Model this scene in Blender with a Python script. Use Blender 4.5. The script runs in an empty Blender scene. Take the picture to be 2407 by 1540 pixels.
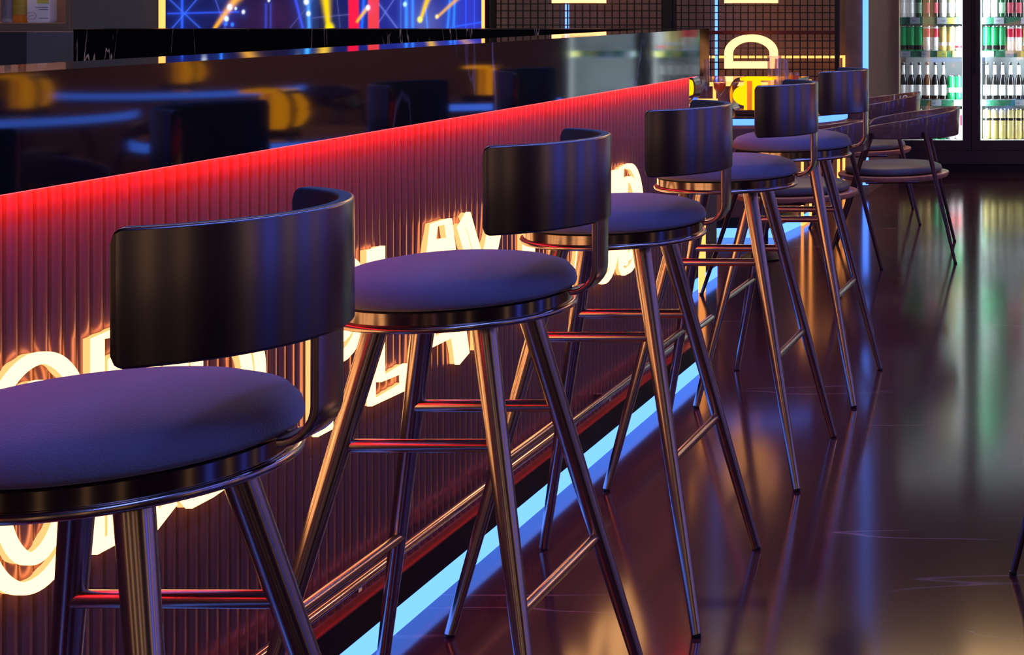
import bpy, bmesh, math, random
from mathutils import Vector, Matrix
random.seed(7)
PI = math.pi
sc = bpy.context.scene
COL = sc.collection
H = 1.2            # camera height in metres
F = 3614.0         # focal length in pixels of the 2407 px wide frame
def X(L): return -L*H
def Y(d): return d*H
def Z(h): return (1-h)*H
def P(px, py, d):  # pixel at depth d (camera heights) -> world point
    return Vector(((px-2662)*d*H/F, d*H, H-(py-5)*d*H/F))

# ------------------------------------------------------------ materials
def newmat(name):
    m = bpy.data.materials.new(name); m.use_nodes = True
    nt = m.node_tree; nt.nodes.clear()
    out = nt.nodes.new('ShaderNodeOutputMaterial')
    b = nt.nodes.new('ShaderNodeBsdfPrincipled')
    nt.links.new(b.outputs[0], out.inputs[0])
    return m, nt, b, out
def N(nt, t, **kw):
    n = nt.nodes.new(t)
    for k, v in kw.items(): setattr(n, k, v)
    return n
def pm(name, col, rough=.5, metal=0., bump=0., bscale=60., spec=.5, coat=0., emit=None, es=0., var=0., sheen=0., trans=0., ior=1.45, stretch=None):
    m, nt, b, out = newmat(name)
    b.inputs['Base Color'].default_value = (*col, 1)
    b.inputs['Roughness'].default_value = rough
    b.inputs['Metallic'].default_value = metal
    b.inputs['Specular IOR Level'].default_value = spec
    b.inputs['Coat Weight'].default_value = coat
    b.inputs['Coat Roughness'].default_value = .06
    b.inputs['Sheen Weight'].default_value = sheen
    b.inputs['Transmission Weight'].default_value = trans
    b.inputs['IOR'].default_value = ior
    if emit:
        b.inputs['Emission Color'].default_value = (*emit, 1); b.inputs['Emission Strength'].default_value = es
    tc = N(nt, 'ShaderNodeTexCoord'); mp = N(nt, 'ShaderNodeMapping')
    nt.links.new(tc.outputs['Object'], mp.inputs[0])
    if stretch: mp.inputs['Scale'].default_value = stretch
    no = N(nt, 'ShaderNodeTexNoise'); no.inputs['Scale'].default_value = bscale; no.inputs['Detail'].default_value = 3
    nt.links.new(mp.outputs[0], no.inputs['Vector'])
    if bump:
        bp = N(nt, 'ShaderNodeBump'); bp.inputs['Strength'].default_value = bump; bp.inputs['Distance'].default_value = .002
        nt.links.new(no.outputs[0], bp.inputs['Height']); nt.links.new(bp.outputs[0], b.inputs['Normal'])
    if var:
        mx = N(nt, 'ShaderNodeMix'); mx.data_type = 'RGBA'
        mx.inputs[6].default_value = (*[c*(1-var) for c in col], 1); mx.inputs[7].default_value = (*[min(1, c*(1+var)) for c in col], 1)
        nt.links.new(no.outputs[0], mx.inputs[0]); nt.links.new(mx.outputs[2], b.inputs['Base Color'])
    return m
def em(name, col, s):
    m, nt, b, out = newmat(name); nt.nodes.remove(b)
    e = N(nt, 'ShaderNodeEmission'); e.inputs[0].default_value = (*col, 1); e.inputs[1].default_value = s
    nt.links.new(e.outputs[0], out.inputs[0]); return m
def marble(name, base, vein, rough, scale, thr, stretch, rot=0., coat=0., base2=None, spec=.5, amt=1.):
    m, nt, b, out = newmat(name)
    b.inputs['Roughness'].default_value = rough; b.inputs['Specular IOR Level'].default_value = spec
    b.inputs['Coat Weight'].default_value = coat
    tc = N(nt, 'ShaderNodeTexCoord'); mp = N(nt, 'ShaderNodeMapping')
    mp.inputs['Scale'].default_value = stretch; mp.inputs['Rotation'].default_value = rot if isinstance(rot, tuple) else (0, 0, rot)
    nt.links.new(tc.outputs['Object'], mp.inputs[0])
    no = N(nt, 'ShaderNodeTexNoise'); no.inputs['Scale'].default_value = scale; no.inputs['Detail'].default_value = 4; no.inputs['Distortion'].default_value = .4
    nt.links.new(mp.outputs[0], no.inputs['Vector'])
    s = N(nt, 'ShaderNodeMath', operation='SUBTRACT'); s.inputs[1].default_value = .5; nt.links.new(no.outputs[0], s.inputs[0])
    a = N(nt, 'ShaderNodeMath', operation='ABSOLUTE'); nt.links.new(s.outputs[0], a.inputs[0])
    r = N(nt, 'ShaderNodeMapRange'); r.inputs[1].default_value = 0; r.inputs[2].default_value = thr; r.inputs[3].default_value = 1; r.inputs[4].default_value = 0
    nt.links.new(a.outputs[0], r.inputs[0])
    n2 = N(nt, 'ShaderNodeTexNoise'); n2.inputs['Scale'].default_value = scale*1.3; nt.links.new(tc.outputs['Object'], n2.inputs['Vector'])
    r2 = N(nt, 'ShaderNodeMapRange'); r2.inputs[1].default_value = .5; r2.inputs[2].default_value = .68; r2.inputs[4].default_value = amt; nt.links.new(n2.outputs[0], r2.inputs[0])
    mu = N(nt, 'ShaderNodeMath', operation='MULTIPLY'); nt.links.new(r.outputs[0], mu.inputs[0]); nt.links.new(r2.outputs[0], mu.inputs[1])
    mx = N(nt, 'ShaderNodeMix'); mx.data_type = 'RGBA'; mx.inputs[6].default_value = (*base, 1); mx.inputs[7].default_value = (*vein, 1)
    nt.links.new(mu.outputs[0], mx.inputs[0])
    if base2:
        n3 = N(nt, 'ShaderNodeTexNoise'); n3.inputs['Scale'].default_value = scale*.5; nt.links.new(mp.outputs[0], n3.inputs['Vector'])
        m3 = N(nt, 'ShaderNodeMix'); m3.data_type = 'RGBA'; m3.inputs[6].default_value = (*base, 1); m3.inputs[7].default_value = (*base2, 1)
        nt.links.new(n3.outputs[0], m3.inputs[0]); nt.links.new(m3.outputs[2], mx.inputs[6])
    nt.links.new(mx.outputs[2], b.inputs['Base Color'])
    return m
def pane_mat(name, tint, gl=.08, rough=.03, k=1.):
    m, nt, b, out = newmat(name); nt.nodes.remove(b)
    t = N(nt, 'ShaderNodeBsdfTransparent'); t.inputs[0].default_value = (*tint, 1)
    g = N(nt, 'ShaderNodeBsdfGlossy'); g.inputs['Roughness'].default_value = rough
    fr = N(nt, 'ShaderNodeFresnel'); fr.inputs[0].default_value = 1.5
    ad = N(nt, 'ShaderNodeMath', operation='ADD'); ad.inputs[1].default_value = gl; mk = N(nt, 'ShaderNodeMath', operation='MULTIPLY'); mk.inputs[1].default_value = k; nt.links.new(fr.outputs[0], mk.inputs[0]); nt.links.new(mk.outputs[0], ad.inputs[0])
    mx = N(nt, 'ShaderNodeMixShader'); nt.links.new(ad.outputs[0], mx.inputs[0]); nt.links.new(t.outputs[0], mx.inputs[1]); nt.links.new(g.outputs[0], mx.inputs[2])
    nt.links.new(mx.outputs[0], out.inputs[0]); return m

M = {}
M['floor'] = marble('floor_marble', (.034, .009, .012), (.42, .24, .28), .12, .9, .0045, (.30, 2.1, 1), .08, base2=(.048, .013, .016), amt=.7)
M['black_marble'] = marble('black_marble', (.0025, .0025, .004), (.35, .3, .3), .10, 1.6, .011, (1.6, 1, .55), (0, .35, 0), amt=1., spec=.5)
M['band'] = marble('black_marble_polished', (.003, .003, .005), (.30, .22, .25), .042, 1.6, .008, (1, 1.5, .4), (.3, 0, 0), amt=.8, spec=1.0)
M['slab'] = marble('black_marble_honed', (.0015, .0015, .003), (.50, .38, .36), .35, 3.0, .007, (1.9, 1, .30), (0, .38, 0), amt=1., spec=.1)
M['rib'] = pm('bronze_ribs', (.31, .15, .12), .29, .72, var=.04)
M['plinth'] = pm('dark_plinth', (.008, .005, .006), .5, 0, bump=.05, bscale=30, spec=.2)
M['ledge'] = pm('red_brown_ledge', (.42, .06, .035), .45, 0, bump=.15, bscale=60, var=.2)
M['metal'] = pm('dark_bronze_metal', (.42, .34, .31), .23, 1., var=.03)
M['back'] = pm('brushed_gunmetal', (.17, .15, .155), .27, 1., var=.04)
M['apron'] = pm('polished_gunmetal', (.22, .185, .18), .16, 1., var=.03)
M['fabric'] = pm('blue_grey_fabric', (.130, .142, .222), .9, 0, bump=.5, bscale=420, spec=.15, sheen=.35, var=.10)
M['glide'] = pm('black_glide', (.01, .01, .01), .4)
M['chrome'] = pm('chrome_rail', (.62, .5, .46), .14, 1., var=.02)
M['redled'] = em('red_light_strip', (1, .022, .03), 14)
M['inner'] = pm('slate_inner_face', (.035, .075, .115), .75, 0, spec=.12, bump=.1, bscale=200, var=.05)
M['sign'] = em('warm_white_sign', (4.6, 2.2, .80), 1)
M['signside'] = em('warm_glow_edge', (1, .42, .14), 1.6)
M['blueled'] = em('light_blue_strip', (.265, .73, 3.3), 1)
M['bluerim'] = em('light_blue_rim', (.22, .62, 3.2), 1)
M['yellow'] = em('pale_yellow_neon', (2.6, .84, .19), 1)
M['yellow2'] = em('golden_yellow_glow', (2.4, .84, .004), 1)
M['amber'] = pm('amber_glass', (.85, .28, .03), .12, 0, emit=(1, .28, .02), es=.45, bump=.02)
M['brownshell'] = pm('brown_smoked_glass', (.10, .045, .03), .1, 0, coat=.6, bump=.02)
M['darkmetal'] = pm('black_metal', (.010, .009, .010), .4, .2, bump=.02)
M['leg'] = pm('dark_purple_metal', (.12, .07, .085), .3, 1., bump=.02)
M['band_ply'] = pm('dark_walnut_ply', (.14, .065, .06), .27, .0, coat=.5, bump=.05, bscale=8, var=.25, stretch=(1, 1, 10))
M['wood'] = pm('red_wood_rim', (.50, .20, .12), .4, 0, coat=.2, bump=.05, bscale=14, var=.3, stretch=(6, 1, 1))
M['cush'] = pm('charcoal_leather', (.10, .095, .11), .5, 0, bump=.3, bscale=160, var=.12)
M['brownwall'] = pm('brown_plaster', (.19, .125, .09), .7, 0, bump=.2, bscale=18, var=.25)
M['greywall'] = pm('grey_plaster', (.12, .12, .14), .8, 0, bump=.15, bscale=30, var=.08)
M['niche'] = pm('niche_wood', (.17, .12, .11), .6, 0, bump=.1, bscale=9, var=.15, stretch=(1, 1, 6))
M['cabinet'] = pm('navy_cabinet', (.03, .03, .05), .5, 0, bump=.05)
M['ceil'] = pm('dark_ceiling', (.02, .02, .024), .8, 0, bump=.1)
M['fridge'] = pm('dark_fridge_metal', (.05, .042, .045), .35, .4, bump=.03)
M['fridgein'] = pm('fridge_liner', (.50, .54, .57), .5, 0, bump=.03)
M['fridgeled'] = em('fridge_light', (.86, .95, 1), 5.0)
M['pane'] = pane_mat('fridge_pane', (.93, .95, .95), .02)
M['glass'] = pane_mat('drinking_glass', (.97, .93, .97), .10, .22, .4)
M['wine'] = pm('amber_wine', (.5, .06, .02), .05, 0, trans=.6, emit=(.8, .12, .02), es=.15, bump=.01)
M['green'] = pm('green_tag', (.03, .19, .10), .5, var=.1)
M['tagw'] = pm('white_tag', (.48, .50, .58), .5, var=.05)
M['tagy'] = pm('yellow_tag', (.52, .52, .12), .5, var=.05)
M['tagtext'] = pm('grey_print', (.16, .19, .2), .6, var=.05)
M['tabletop'] = pm('black_table_top', (.012, .012, .016), .12, 0, coat=.4, bump=.02)
M['purple'] = pm('purple_brown_panel', (.11, .055, .075), .5, 0, bump=.05)
M['reflection_text'] = pm('lettering_reflection', (.6, .55, .6), .5, emit=(.5, .45, .5), es=.12, var=.03)  # reflected letters put into colour, with a faint emission

# ------------------------------------------------------------ mesh helpers
class MB:
    def __init__(s): s.v = []; s.f = []; s.m = []; s.cur = 0
    def add(s, vs, fs):
        o = len(s.v); s.v += [tuple(v) for v in vs]
        for f in fs: s.f.append(tuple(i+o for i in f)); s.m.append(s.cur)
        return s
    def box(s, x0, x1, y0, y1, z0, z1):
        x0, x1 = sorted((x0, x1)); y0, y1 = sorted((y0, y1)); z0, z1 = sorted((z0, z1))
        vs = [(x, y, z) for x in (x0, x1) for y in (y0, y1) for z in (z0, z1)]
        return s.add(vs, [(0, 1, 3, 2), (4, 6, 7, 5), (0, 4, 5, 1), (2, 3, 7, 6), (0, 2, 6, 4), (1, 5, 7, 3)])
    def lathe(s, prof, n=48, c=(0, 0, 0), cap=True):
        vs = []; fs = []; k = len(prof)
        for i in range(n):
            a = 2*PI*i/n
            for r, z in prof: vs.append((c[0]+r*math.cos(a), c[1]+r*math.sin(a), c[2]+z))
        for i in range(n):
            j = (i+1) % n
            for q in range(k-1): fs.append((i*k+q, j*k+q, j*k+q+1, i*k+q+1))
        if cap:
            if prof[0][0] > 1e-4: fs.append(tuple(i*k for i in reversed(range(n))))
            if prof[-1][0] > 1e-4: fs.append(tuple(i*k+k-1 for i in range(n)))
        return s.add(vs, fs)
    def sweep(s, path, section, up=(0, 0, 1), closed=False, scales=None):
        """section: list of (a,b) in the frame normal to the path; a along side, b along up"""
        path = [Vector(p) for p in path]; n = len(path); k = len(section); vs = []; fs = []
        up = Vector(up)
        for i, p in enumerate(path):
            if closed: t = path[(i+1) % n]-path[i-1]
            else: t = path[min(i+1, n-1)]-path[max(i-1, 0)]
            t.normalize(); side = t.cross(up)
            if side.length < 1e-5: side = t.cross(Vector((1, 0, 0)))
            side.normalize(); u = side.cross(t).normalized()
            sc_ = scales[i] if scales else 1.
            for a, b in section: vs.append(p+side*a*sc_+u*b*sc_)
        rng = n if closed else n-1
        for i in range(rng):
            j = (i+1) % n
            for q in range(k):
                r = (q+1) % k; fs.append((i*k+q, i*k+r, j*k+r, j*k+q))
        if not closed:
            fs.append(tuple(range(k))); fs.append(tuple((n-1)*k+q for q in reversed(range(k))))
        return s.add(vs, fs)
    def tube(s, path, r, n=16, closed=False, radii=None):
        sec = [(math.cos(2*PI*i/n), math.sin(2*PI*i/n)) for i in range(n)]
        return s.sweep(path, sec, closed=closed, scales=radii if radii else [r]*len(path), up=(.01, .02, 1))
    def build(s, name, mats, parent=None, smooth=True, bevel=0., seg=2, loc=None, angle=40):
        me = bpy.data.meshes.new(name); me.from_pydata(s.v, [], s.f); me.update()
        bm = bmesh.new(); bm.from_mesh(me)
        bmesh.ops.recalc_face_normals(bm, faces=bm.faces); bm.to_mesh(me); bm.free()
        if not isinstance(mats, (list, tuple)): mats = [mats]
        for m in mats: me.materials.append(m)
        for p, mi in zip(me.polygons, s.m): p.material_index = mi; p.use_smooth = smooth
        if smooth: me.set_sharp_from_angle(angle=math.radians(angle))
        o = bpy.data.objects.new(name, me); COL.objects.link(o)
        if parent: o.parent = parent
        if loc: o.location = loc
        if bevel:
            b = o.modifiers.new('bevel', 'BEVEL'); b.width = bevel; b.segments = seg; b.limit_method = 'ANGLE'; b.angle_limit = math.radians(50)
        return o
def rrect(w, h, r, n=4):
    pts = []
    for cx, cy, a0 in ((w/2-r, h/2-r, 0), (-w/2+r, h/2-r, PI/2), (-w/2+r, -h/2+r, PI), (w/2-r, -h/2+r, 1.5*PI)):
        for i in range(n+1):
            a = a0+PI/2*i/n; pts.append((cx+r*math.cos(a), cy+r*math.sin(a)))
    return pts
def tag(o, label, cat, group=None):
    o['label'] = label; o['category'] = cat
    if group: o['group'] = group
    return o
def thing(name, label, cat, loc=(0, 0, 0), rz=0, group=None):
    o = bpy.data.objects.new(name, None); COL.objects.link(o); o.location = loc; o.rotation_euler = (0, 0, rz); o.empty_display_size = .1
    return tag(o, label, cat, group)
def struct(o): o['kind'] = 'structure'; return o
def children(o): return [c for c in bpy.data.objects if c.parent == o]
def dup(o, loc=None, rz=None, label=None, parent=None):
    c = o.copy(); COL.objects.link(c)
    if parent: c.parent = parent
    if loc is not None: c.location = loc
    if rz is not None: c.rotation_euler = (0, 0, rz)
    if label: c['label'] = label
    for ch in children(o): dup(ch, parent=c)
    return c

# ------------------------------------------------------------ camera
cd = bpy.data.cameras.new('camera'); cam = bpy.data.objects.new('camera', cd); COL.objects.link(cam)
cam.location = (0, 0, H); cam.rotation_euler = (PI/2, 0, 0)
cd.sensor_width = 36; cd.lens = F/2407*36
cd.shift_x = -(2662-1203.5)/2407; cd.shift_y = -(770-5)/2407
cd.clip_start = .05; cd.clip_end = 100
sc.camera = cam

# ------------------------------------------------------------ room shell
XR, XL, YB, YF, ZC = 5.4, -8.2, -3.0, 10.95, 3.3
struct(MB().box(XL, XR, YB, 11.6, -.05, 0).build('floor', M['floor'], smooth=False))
struct(MB().box(XL, XR, YB, 11.6, ZC, ZC+.05).build('ceiling', M['ceil'], smooth=False))
struct(MB().box(XR, XR+.05, YB, 11.6, 0, ZC).build('wall_right', M['brownwall'], smooth=False))
struct(MB().box(XL-.05, XL, YB, 11.6, 0, ZC).build('wall_left', M['greywall'], smooth=False))
struct(MB().box(XL, XR, YB-.05, YB, 0, ZC).build('wall_rear', M['brownwall'], smooth=False))
struct(MB().box(XL, XR, 11.6, 11.65, 0, ZC).build('wall_back', M['brownwall'], smooth=False))
# wall behind screen and grid, ending at the column with the blue strip
DW = 8.12
xg0 = P(1142, 0, DW).x; xg1 = P(1988, 0, 8.0).x; xc1 = X(1.372)
xn0, xn1, zn0, zn1 = P(-330, 0, DW).x, P(165, 0, DW).x, P(0, 73, DW).z, P(0, -230, DW).z
mb = MB().box(xn1, xg0, Y(DW), Y(DW)+.08, 0, ZC).box(XL, xn0, Y(DW), Y(DW)+.08, 0, ZC).box(xn0, xn1, Y(DW), Y(DW)+.08, zn1, ZC).box(xn0, xn1, Y(DW), Y(DW)+.08, 0, zn0-.004)
struct(mb.build('wall_screen', M['greywall'], smooth=False))
struct(MB().box(xg0, xg1, Y(DW), Y(DW)+.08, 0, ZC).build('wall_grid', M['brownwall'], smooth=False))
struct(MB().box(xg1, xc1, Y(8.0), 11.6, 0, ZC).build('wall_column', M['brownwall'], smooth=False))
# light blue strip on the column corner
o = MB().box(xc1-.036, xc1-.002, Y(8.0)-.012, Y(8.0), .06, ZC-.02).build('light_strip', M['blueled'], smooth=False)
tag(o, 'light blue LED strip running up the corner of the brown column left of the fridges', 'light strip')

# ------------------------------------------------------------ bar counter
XB = 1.165; XFL = 1.196; DE = 4.14; D0 = .55
bar = thing('bar_counter', 'long bar counter with black marble band, ribbed bronze front and blue light at its foot', 'bar counter', (X(XB), Y(DE), 0))
bx, by = bar.location.x, bar.location.y
def lb(L): return X(L)-bx
def ld(d): return Y(d)-by
MB().box(lb(XB), lb(1.309), ld(D0), 0, Z(.1986), Z(.0733)).build('marble_top', M['band'], bar, smooth=False)
# ribbed panel: half round ribs
mb = MB(); pitch = .0226*H; n = int((Y(DE)-Y(D0)-.012)/pitch); pts = []
y0 = ld(DE)-.010-n*pitch
for i in range(n):
    for q in range(8):
        a = PI*q/8; pts.append((lb(XFL)+.0088*math.sin(a)**.8, y0+pitch*(i+.5-.5*math.cos(a))))
pts.append((lb(XFL), y0+n*pitch))
zt, zb = Z(.1986), Z(.912); vs = []; fs = []
for i, (x, y) in enumerate(pts): vs += [(x, y, zb), (x, y, zt)]
for i in range(len(pts)-1): fs.append((2*i, 2*i+2, 2*i+3, 2*i+1))
k = len(vs); vs += [(lb(1.23), pts[0][1], zb), (lb(1.23), pts[0][1], zt), (lb(1.23), pts[-1][1], zb), (lb(1.23), pts[-1][1], zt)]
e = 2*(len(pts)-1)
fs += [(0, 1, k+1, k), (e, k+2, k+3, e+1), (k, k+1, k+3, k+2)]
mb.add(vs, fs).build('ribbed_panel', M['rib'], bar, angle=60)
MB().box(lb(XB), lb(1.30), ld(D0), -.004, .049, Z(.9135)).build('plinth', M['plinth'], bar, smooth=False)
MB().box(lb(XB)-.002, lb(1.23), ld(D0), -.005, Z(.9135), Z(.9135)+.003).build('ledge', M['ledge'], bar, smooth=False)
MB().box(lb(XB), lb(1.30), ld(D0), -.004, 0.001, .049).build('light_strip', M['blueled'], bar, smooth=False)['label'] = 'light blue LED strip along the foot of the bar'
MB().box(lb(1.169), lb(1.181), ld(D0), -.02, Z(.1986)-.0015, Z(.1986)+.002).build('red_light', M['redled'], bar, smooth=False)['label'] = 'red LED strip under the marble band'
MB().box(lb(1.23), lb(1.30), ld(D0), -.02, .1, Z(.1986)).build('carcass', M['plinth'], bar, smooth=False)
# foot rail along the ledge: two tubes and a flat below, with returned end
def rail(name, L, h, r, dend):
    path = [(lb(L), ld(D0), Z(h)), (lb(L), ld(1.5), Z(h)), (lb(L), ld(3), Z(h)), (lb(L), ld(dend), Z(h))]
    return MB().tube(path, r, 14).build(name, M['chrome'], bar)
rail('foot_rail', 1.150, .862, .0100, 4.2)
rail('foot_rail', 1.162, .874, .0065, 4.2)
for d in (1.2, 1.75, 2.3, 2.85, 3.4, 3.95): MB().box(lb(1.15)-.006, lb(1.19), ld(d)-.006, ld(d)+.006, Z(.882), Z(.866)).build('rail_bracket', M['chrome'], bar, smooth=False)
l = bpy.data.lights.new('red_lamp', 'AREA'); l.shape = 'RECTANGLE'; l.size = .010; l.size_y = (DE-D0)*H-.05; l.color = (1, .018, .012); l.energy = 11
o = bpy.data.objects.new('red_lamp', l); COL.objects.link(o); o.parent = bar; o.location = (lb(1.171), ld((DE+D0)/2), Z(.1986)-.004)
o.rotation_euler = (0, math.radians(38), 0)

# ------------------------------------------------------------ sign letters on the ribbed front
XS = 1.176; T_, W_ = .383, .625     # heights of top and bottom
def letter_strokes(ch):
    def arc(cx, cy, rx, ry, a0, a1, n=14): return [(cx+rx*math.cos(math.radians(a0+(a1-a0)*i/n)), cy+ry*math.sin(math.radians(a0+(a1-a0)*i/n))) for i in range(n+1)]
    if ch == 'O': return [(arc(.5, .5, .40, .44, 0, 360, 80)[:-1], True)]
    if ch == 'U': return [([(.12, 1), (.12, .35)]+arc(.5, .35, .38, .27, 180, 360, 16)[1:]+[(.88, 1)], False)]
    if ch == 'L': return [([(.15, 1), (.15, .08), (.95, .08)], False)]
    if ch == 'D': return [([(.13, .06), (.13, .94), (.35, .94)]+arc(.35, .5, .52, .44, 90, -90, 18)[1:]+[(.13, .06)], True)]
    if ch == 'P': return [([(.13, 0), (.13, .94), (.40, .94)]+arc(.45, .70, .43, .24, 90, -90, 14)[1:]+[(.30, .46)], False)]
    if ch == 'R': return [([(.13, 0), (.13, .94), (.40, .94)]+arc(.45, .71, .43, .23, 90, -90, 14)[1:]+[(.30, .48)], False), ([(.50, .48), (.9, .0)], False)]
    if ch == 'A': return [([(.08, 0), (.42, .97), (.58, .97), (.92, 0)], False), ([(.3, .28), (.7, .28)], False)]
    if ch == 'Y': return [([(.08, 1), (.5, .48), (.5, 0)], False), ([(.92, 1), (.55, .50)], False)]
def offset_poly(pts, o, closed):
    n = len(pts); out = []
    for i, p in enumerate(pts):
        a = Vector(pts[i-1] if (i > 0 or closed) else p); b = Vector(p); c = Vector(pts[(i+1) % n] if (i < n-1 or closed) else p)
        d1 = (b-a); d2 = (c-b)
        if d1.length < 1e-9: d1 = d2
        if d2.length < 1e-9: d2 = d1
        d1.normalize(); d2.normalize()
        nn = Vector((-d1.y-d2.y, d1.x+d2.x)); nn.normalize()
        k = max(.5, nn.dot(Vector((-d1.y, d1.x))))
        out.append(b+nn*(o/k))
    return out
def make_letter(ch, da, db, lab):
    wy = (db-da)*H; hz = (W_-T_)*H; zb = Z(W_); ya = Y(da)
    t = thing('sign_letter', lab, 'letter', (X(XS)-.006, ya, zb), group='lit letters on the bar front')
    mb = MB(); ms = MB()
    for pts, closed in letter_strokes(ch):
        pts = [(p[0]*wy, p[1]*hz) for p in pts]
        for s in (1, -1):
            off = offset_poly(pts, s*.0178, closed)
            for (m, x, w, th) in ((mb, .006, .0150, .010), (ms, -.006, .012, .011)):
                path = [Vector((x, p.x, p.y)) for p in off]
                # rectangle section: a = in-plane across, b = along x
                m.sweep(path, [(-w/2, -th/2), (w/2, -th/2), (w/2, th/2), (-w/2, th/2)], up=(1, 0, 0), closed=closed)
        if not closed:
            for p, q in ((pts[0], pts[1]), (pts[-1], pts[-2])):
                d = (Vector(q)-Vector(p)).normalized(); nn = Vector((-d.y, d.x)); c = Vector(p)+d*.006
                a = c+nn*.0253; b = c-nn*.0253
                mb.sweep([(.006, a.x, a.y), (.006, b.x, b.y)], [(-.007, -.005), (.007, -.005), (.007, .005), (-.007, .005)], up=(1, 0, 0))
    mb.build('letter_face', M['sign'], t, smooth=False)
    ms.build('letter_halo', M['signside'], t, smooth=False)
    return t
word = [('O', 1.565, 1.732, 'glowing O of the bar sign, cut by the left photo edge'),
        ('R', 1.744, 1.881, 'glowing R of the bar sign behind the nearest stool back'),
        ('D', 1.893, 2.084, 'glowing D of the first bar sign word, above the nearest seat'),
        ('P', 2.215, 2.356, 'glowing P of the bar sign right of the nearest stool back'),
        ('L', 2.372, 2.492, 'glowing L of the bar sign between the P and the A'),
        ('A', 2.517, 2.713, 'glowing A of the bar sign behind the second seat'),
        ('Y', 2.689, 2.871, 'glowing Y of the bar sign left of the second stool back'),
        ('L', 2.975, 3.105, 'glowing L of the last bar sign word, below the third seat'),
        ('O', 3.135, 3.300, 'glowing O of the last bar sign word, beside the second stool bracket'),
        ('U', 3.335, 3.512, 'glowing U of the bar sign right of the second stool back'),
        ('D', 3.530, 3.688, 'glowing last D at the right end of the bar sign')]
for w in word: make_letter(*w)

# ------------------------------------------------------------ bar stools
LS = .881
def leg_path(sx, sy, z0, z1, t0, t1, n=7):
    return [(sx*(t0+(t1-t0)*i/n), sy*(t0+(t1-t0)*i/n), z0+(z1-z0)*i/n) for i in range(n+1)]
def make_stool():
    t = thing('bar_stool', 'x', 'bar stool', group='bar stools along the counter')
    ZA = Z(.398); ZT = .7505
    # cushion
    prof = [(0, .7520), (.160, .7520), (.174, .7522), (.1795, .7550), (.1808, .7605), (.178, .7715), (.168, .783), (.145, .791), (.11, .7975), (.06, .8015), (0, .8030)]
    MB().lathe(prof, 72).build('cushion', M['fabric'], t, angle=80)
    ap = MB().lathe([(.0, ZT), (.172, ZT), (.1735, ZT-.002), (.1735, ZA+.004), (.17, ZA), (0, ZA)], 72).build('seat_ring', M['apron'], t, angle=35)
    MB().tube([(.1765*math.cos(2*PI*i/72), .1765*math.sin(2*PI*i/72), ZA+.003) for i in range(72)], .0052, 10, closed=True).build('ring_lip', M['metal'], t)
    # backrest: curved rounded panel
    R = .1457*H; c0 = .0503*H; th = .0165; zl, zh = Z(.2835), Z(.1740); am = math.radians(72); n = 90; cr = .0115
    vs = []; fs = []; k = 0
    for i in range(n+1):
        s = -1+2*i/n; s = math.sin(s*PI/2)*.45+s*.55 if abs(s) < 1 else s; a = am*s
        dist = (am-abs(a))*R
        red = cr-math.sqrt(max(0, cr*cr-(cr-dist)**2)) if dist < cr else 0
        sec = rrect(th, zh-zl-2*red, min(.0035, th/2-.0005), 4); k = len(sec)
        for u, w in sec:
            r = R-th/2+u; vs.append((c0+r*math.cos(a), r*math.sin(a), (zl+zh)/2+w))
    for i in range(n):
        for q in range(k):
            r = (q+1) % k; fs.append((i*k+q, i*k+r, (i+1)*k+r, (i+1)*k+q))
    fs += [tuple(range(k)), tuple(n*k+q for q in reversed(range(k)))]
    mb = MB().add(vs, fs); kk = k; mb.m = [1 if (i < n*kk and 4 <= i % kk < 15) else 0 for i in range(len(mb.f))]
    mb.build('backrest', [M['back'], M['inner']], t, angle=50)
    # bracket strip
    xo = c0+R-.0075; rb = .038; zf = .7520
    path = [(xo, 0, zl+.012), (xo, 0, zl-.01), (xo, 0, zf+rb)]
    for i in range(1, 9):
        a = PI/2*i/8; path.append((xo-rb+rb*math.cos(a), 0, zf+rb-rb*math.sin(a)))
    path += [(xo-rb-.03, 0, zf), (.09, 0, zf)]
    MB().sweep(path, rrect(.052, .0095, .003, 3), up=(1, 0, .001)).build('bracket', M['metal'], t, angle=40)
    # legs
    T0, T1 = .065*H, .194*H
    for sx, sy in ((1, -1), (1, 1), (-1, 1), (-1, -1)):
        p = leg_path(sx, sy, ZA+.004, .006, T0, T1)
        MB().tube(p, 1, 20, radii=[.0182-.0084*i/7 for i in range(8)]).build('leg', M['metal'], t)
        MB().lathe([(.0085, 0), (.0092, .002), (.0088, .008), (.004, .010)], 16, (sx*T1, sy*T1, 0)).build('foot_glide', M['glide'], children(t)[-1] if False else t)
    def at(z): return T0+(T1-T0)*(ZA-z)/ZA
    z1 = Z(.549); a = at(z1)-.004
    for sy in (-1, 1): MB().tube([(-a, sy*a, z1), (0, sy*a, z1), (a, sy*a, z1)], .0098, 16).build('stretcher', M['metal'], t)
    z2 = Z(.743); a = at(z2)-.003
    for sx in (-1, 1): MB().tube([(sx*a, -a, z2), (sx*a, 0, z2), (sx*a, a, z2)], .0088, 16).build('stretcher', M['metal'], t)
    return t
st0 = make_stool()
us = [3.652e-4, 5.525e-4, 7.236e-4, 9.235e-4, 11.02e-4]
labs = ['nearest bar stool, cushion cut by the left edge, wide backrest',
        'second bar stool from the left, in front of the glowing letters L A Y',
        'third bar stool from the left, middle of the five along the bar',
        'fourth bar stool from the left, between middle stool and farthest stool',
        'farthest bar stool along the counter, next to the round table']
for i, (u, l) in enumerate(zip(us, labs)):
    loc = (X(LS), Y(u*F), 0)
    if i == 0: st0.location = loc; st0['label'] = l
    else: dup(st0, loc, 0, l)

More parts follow.
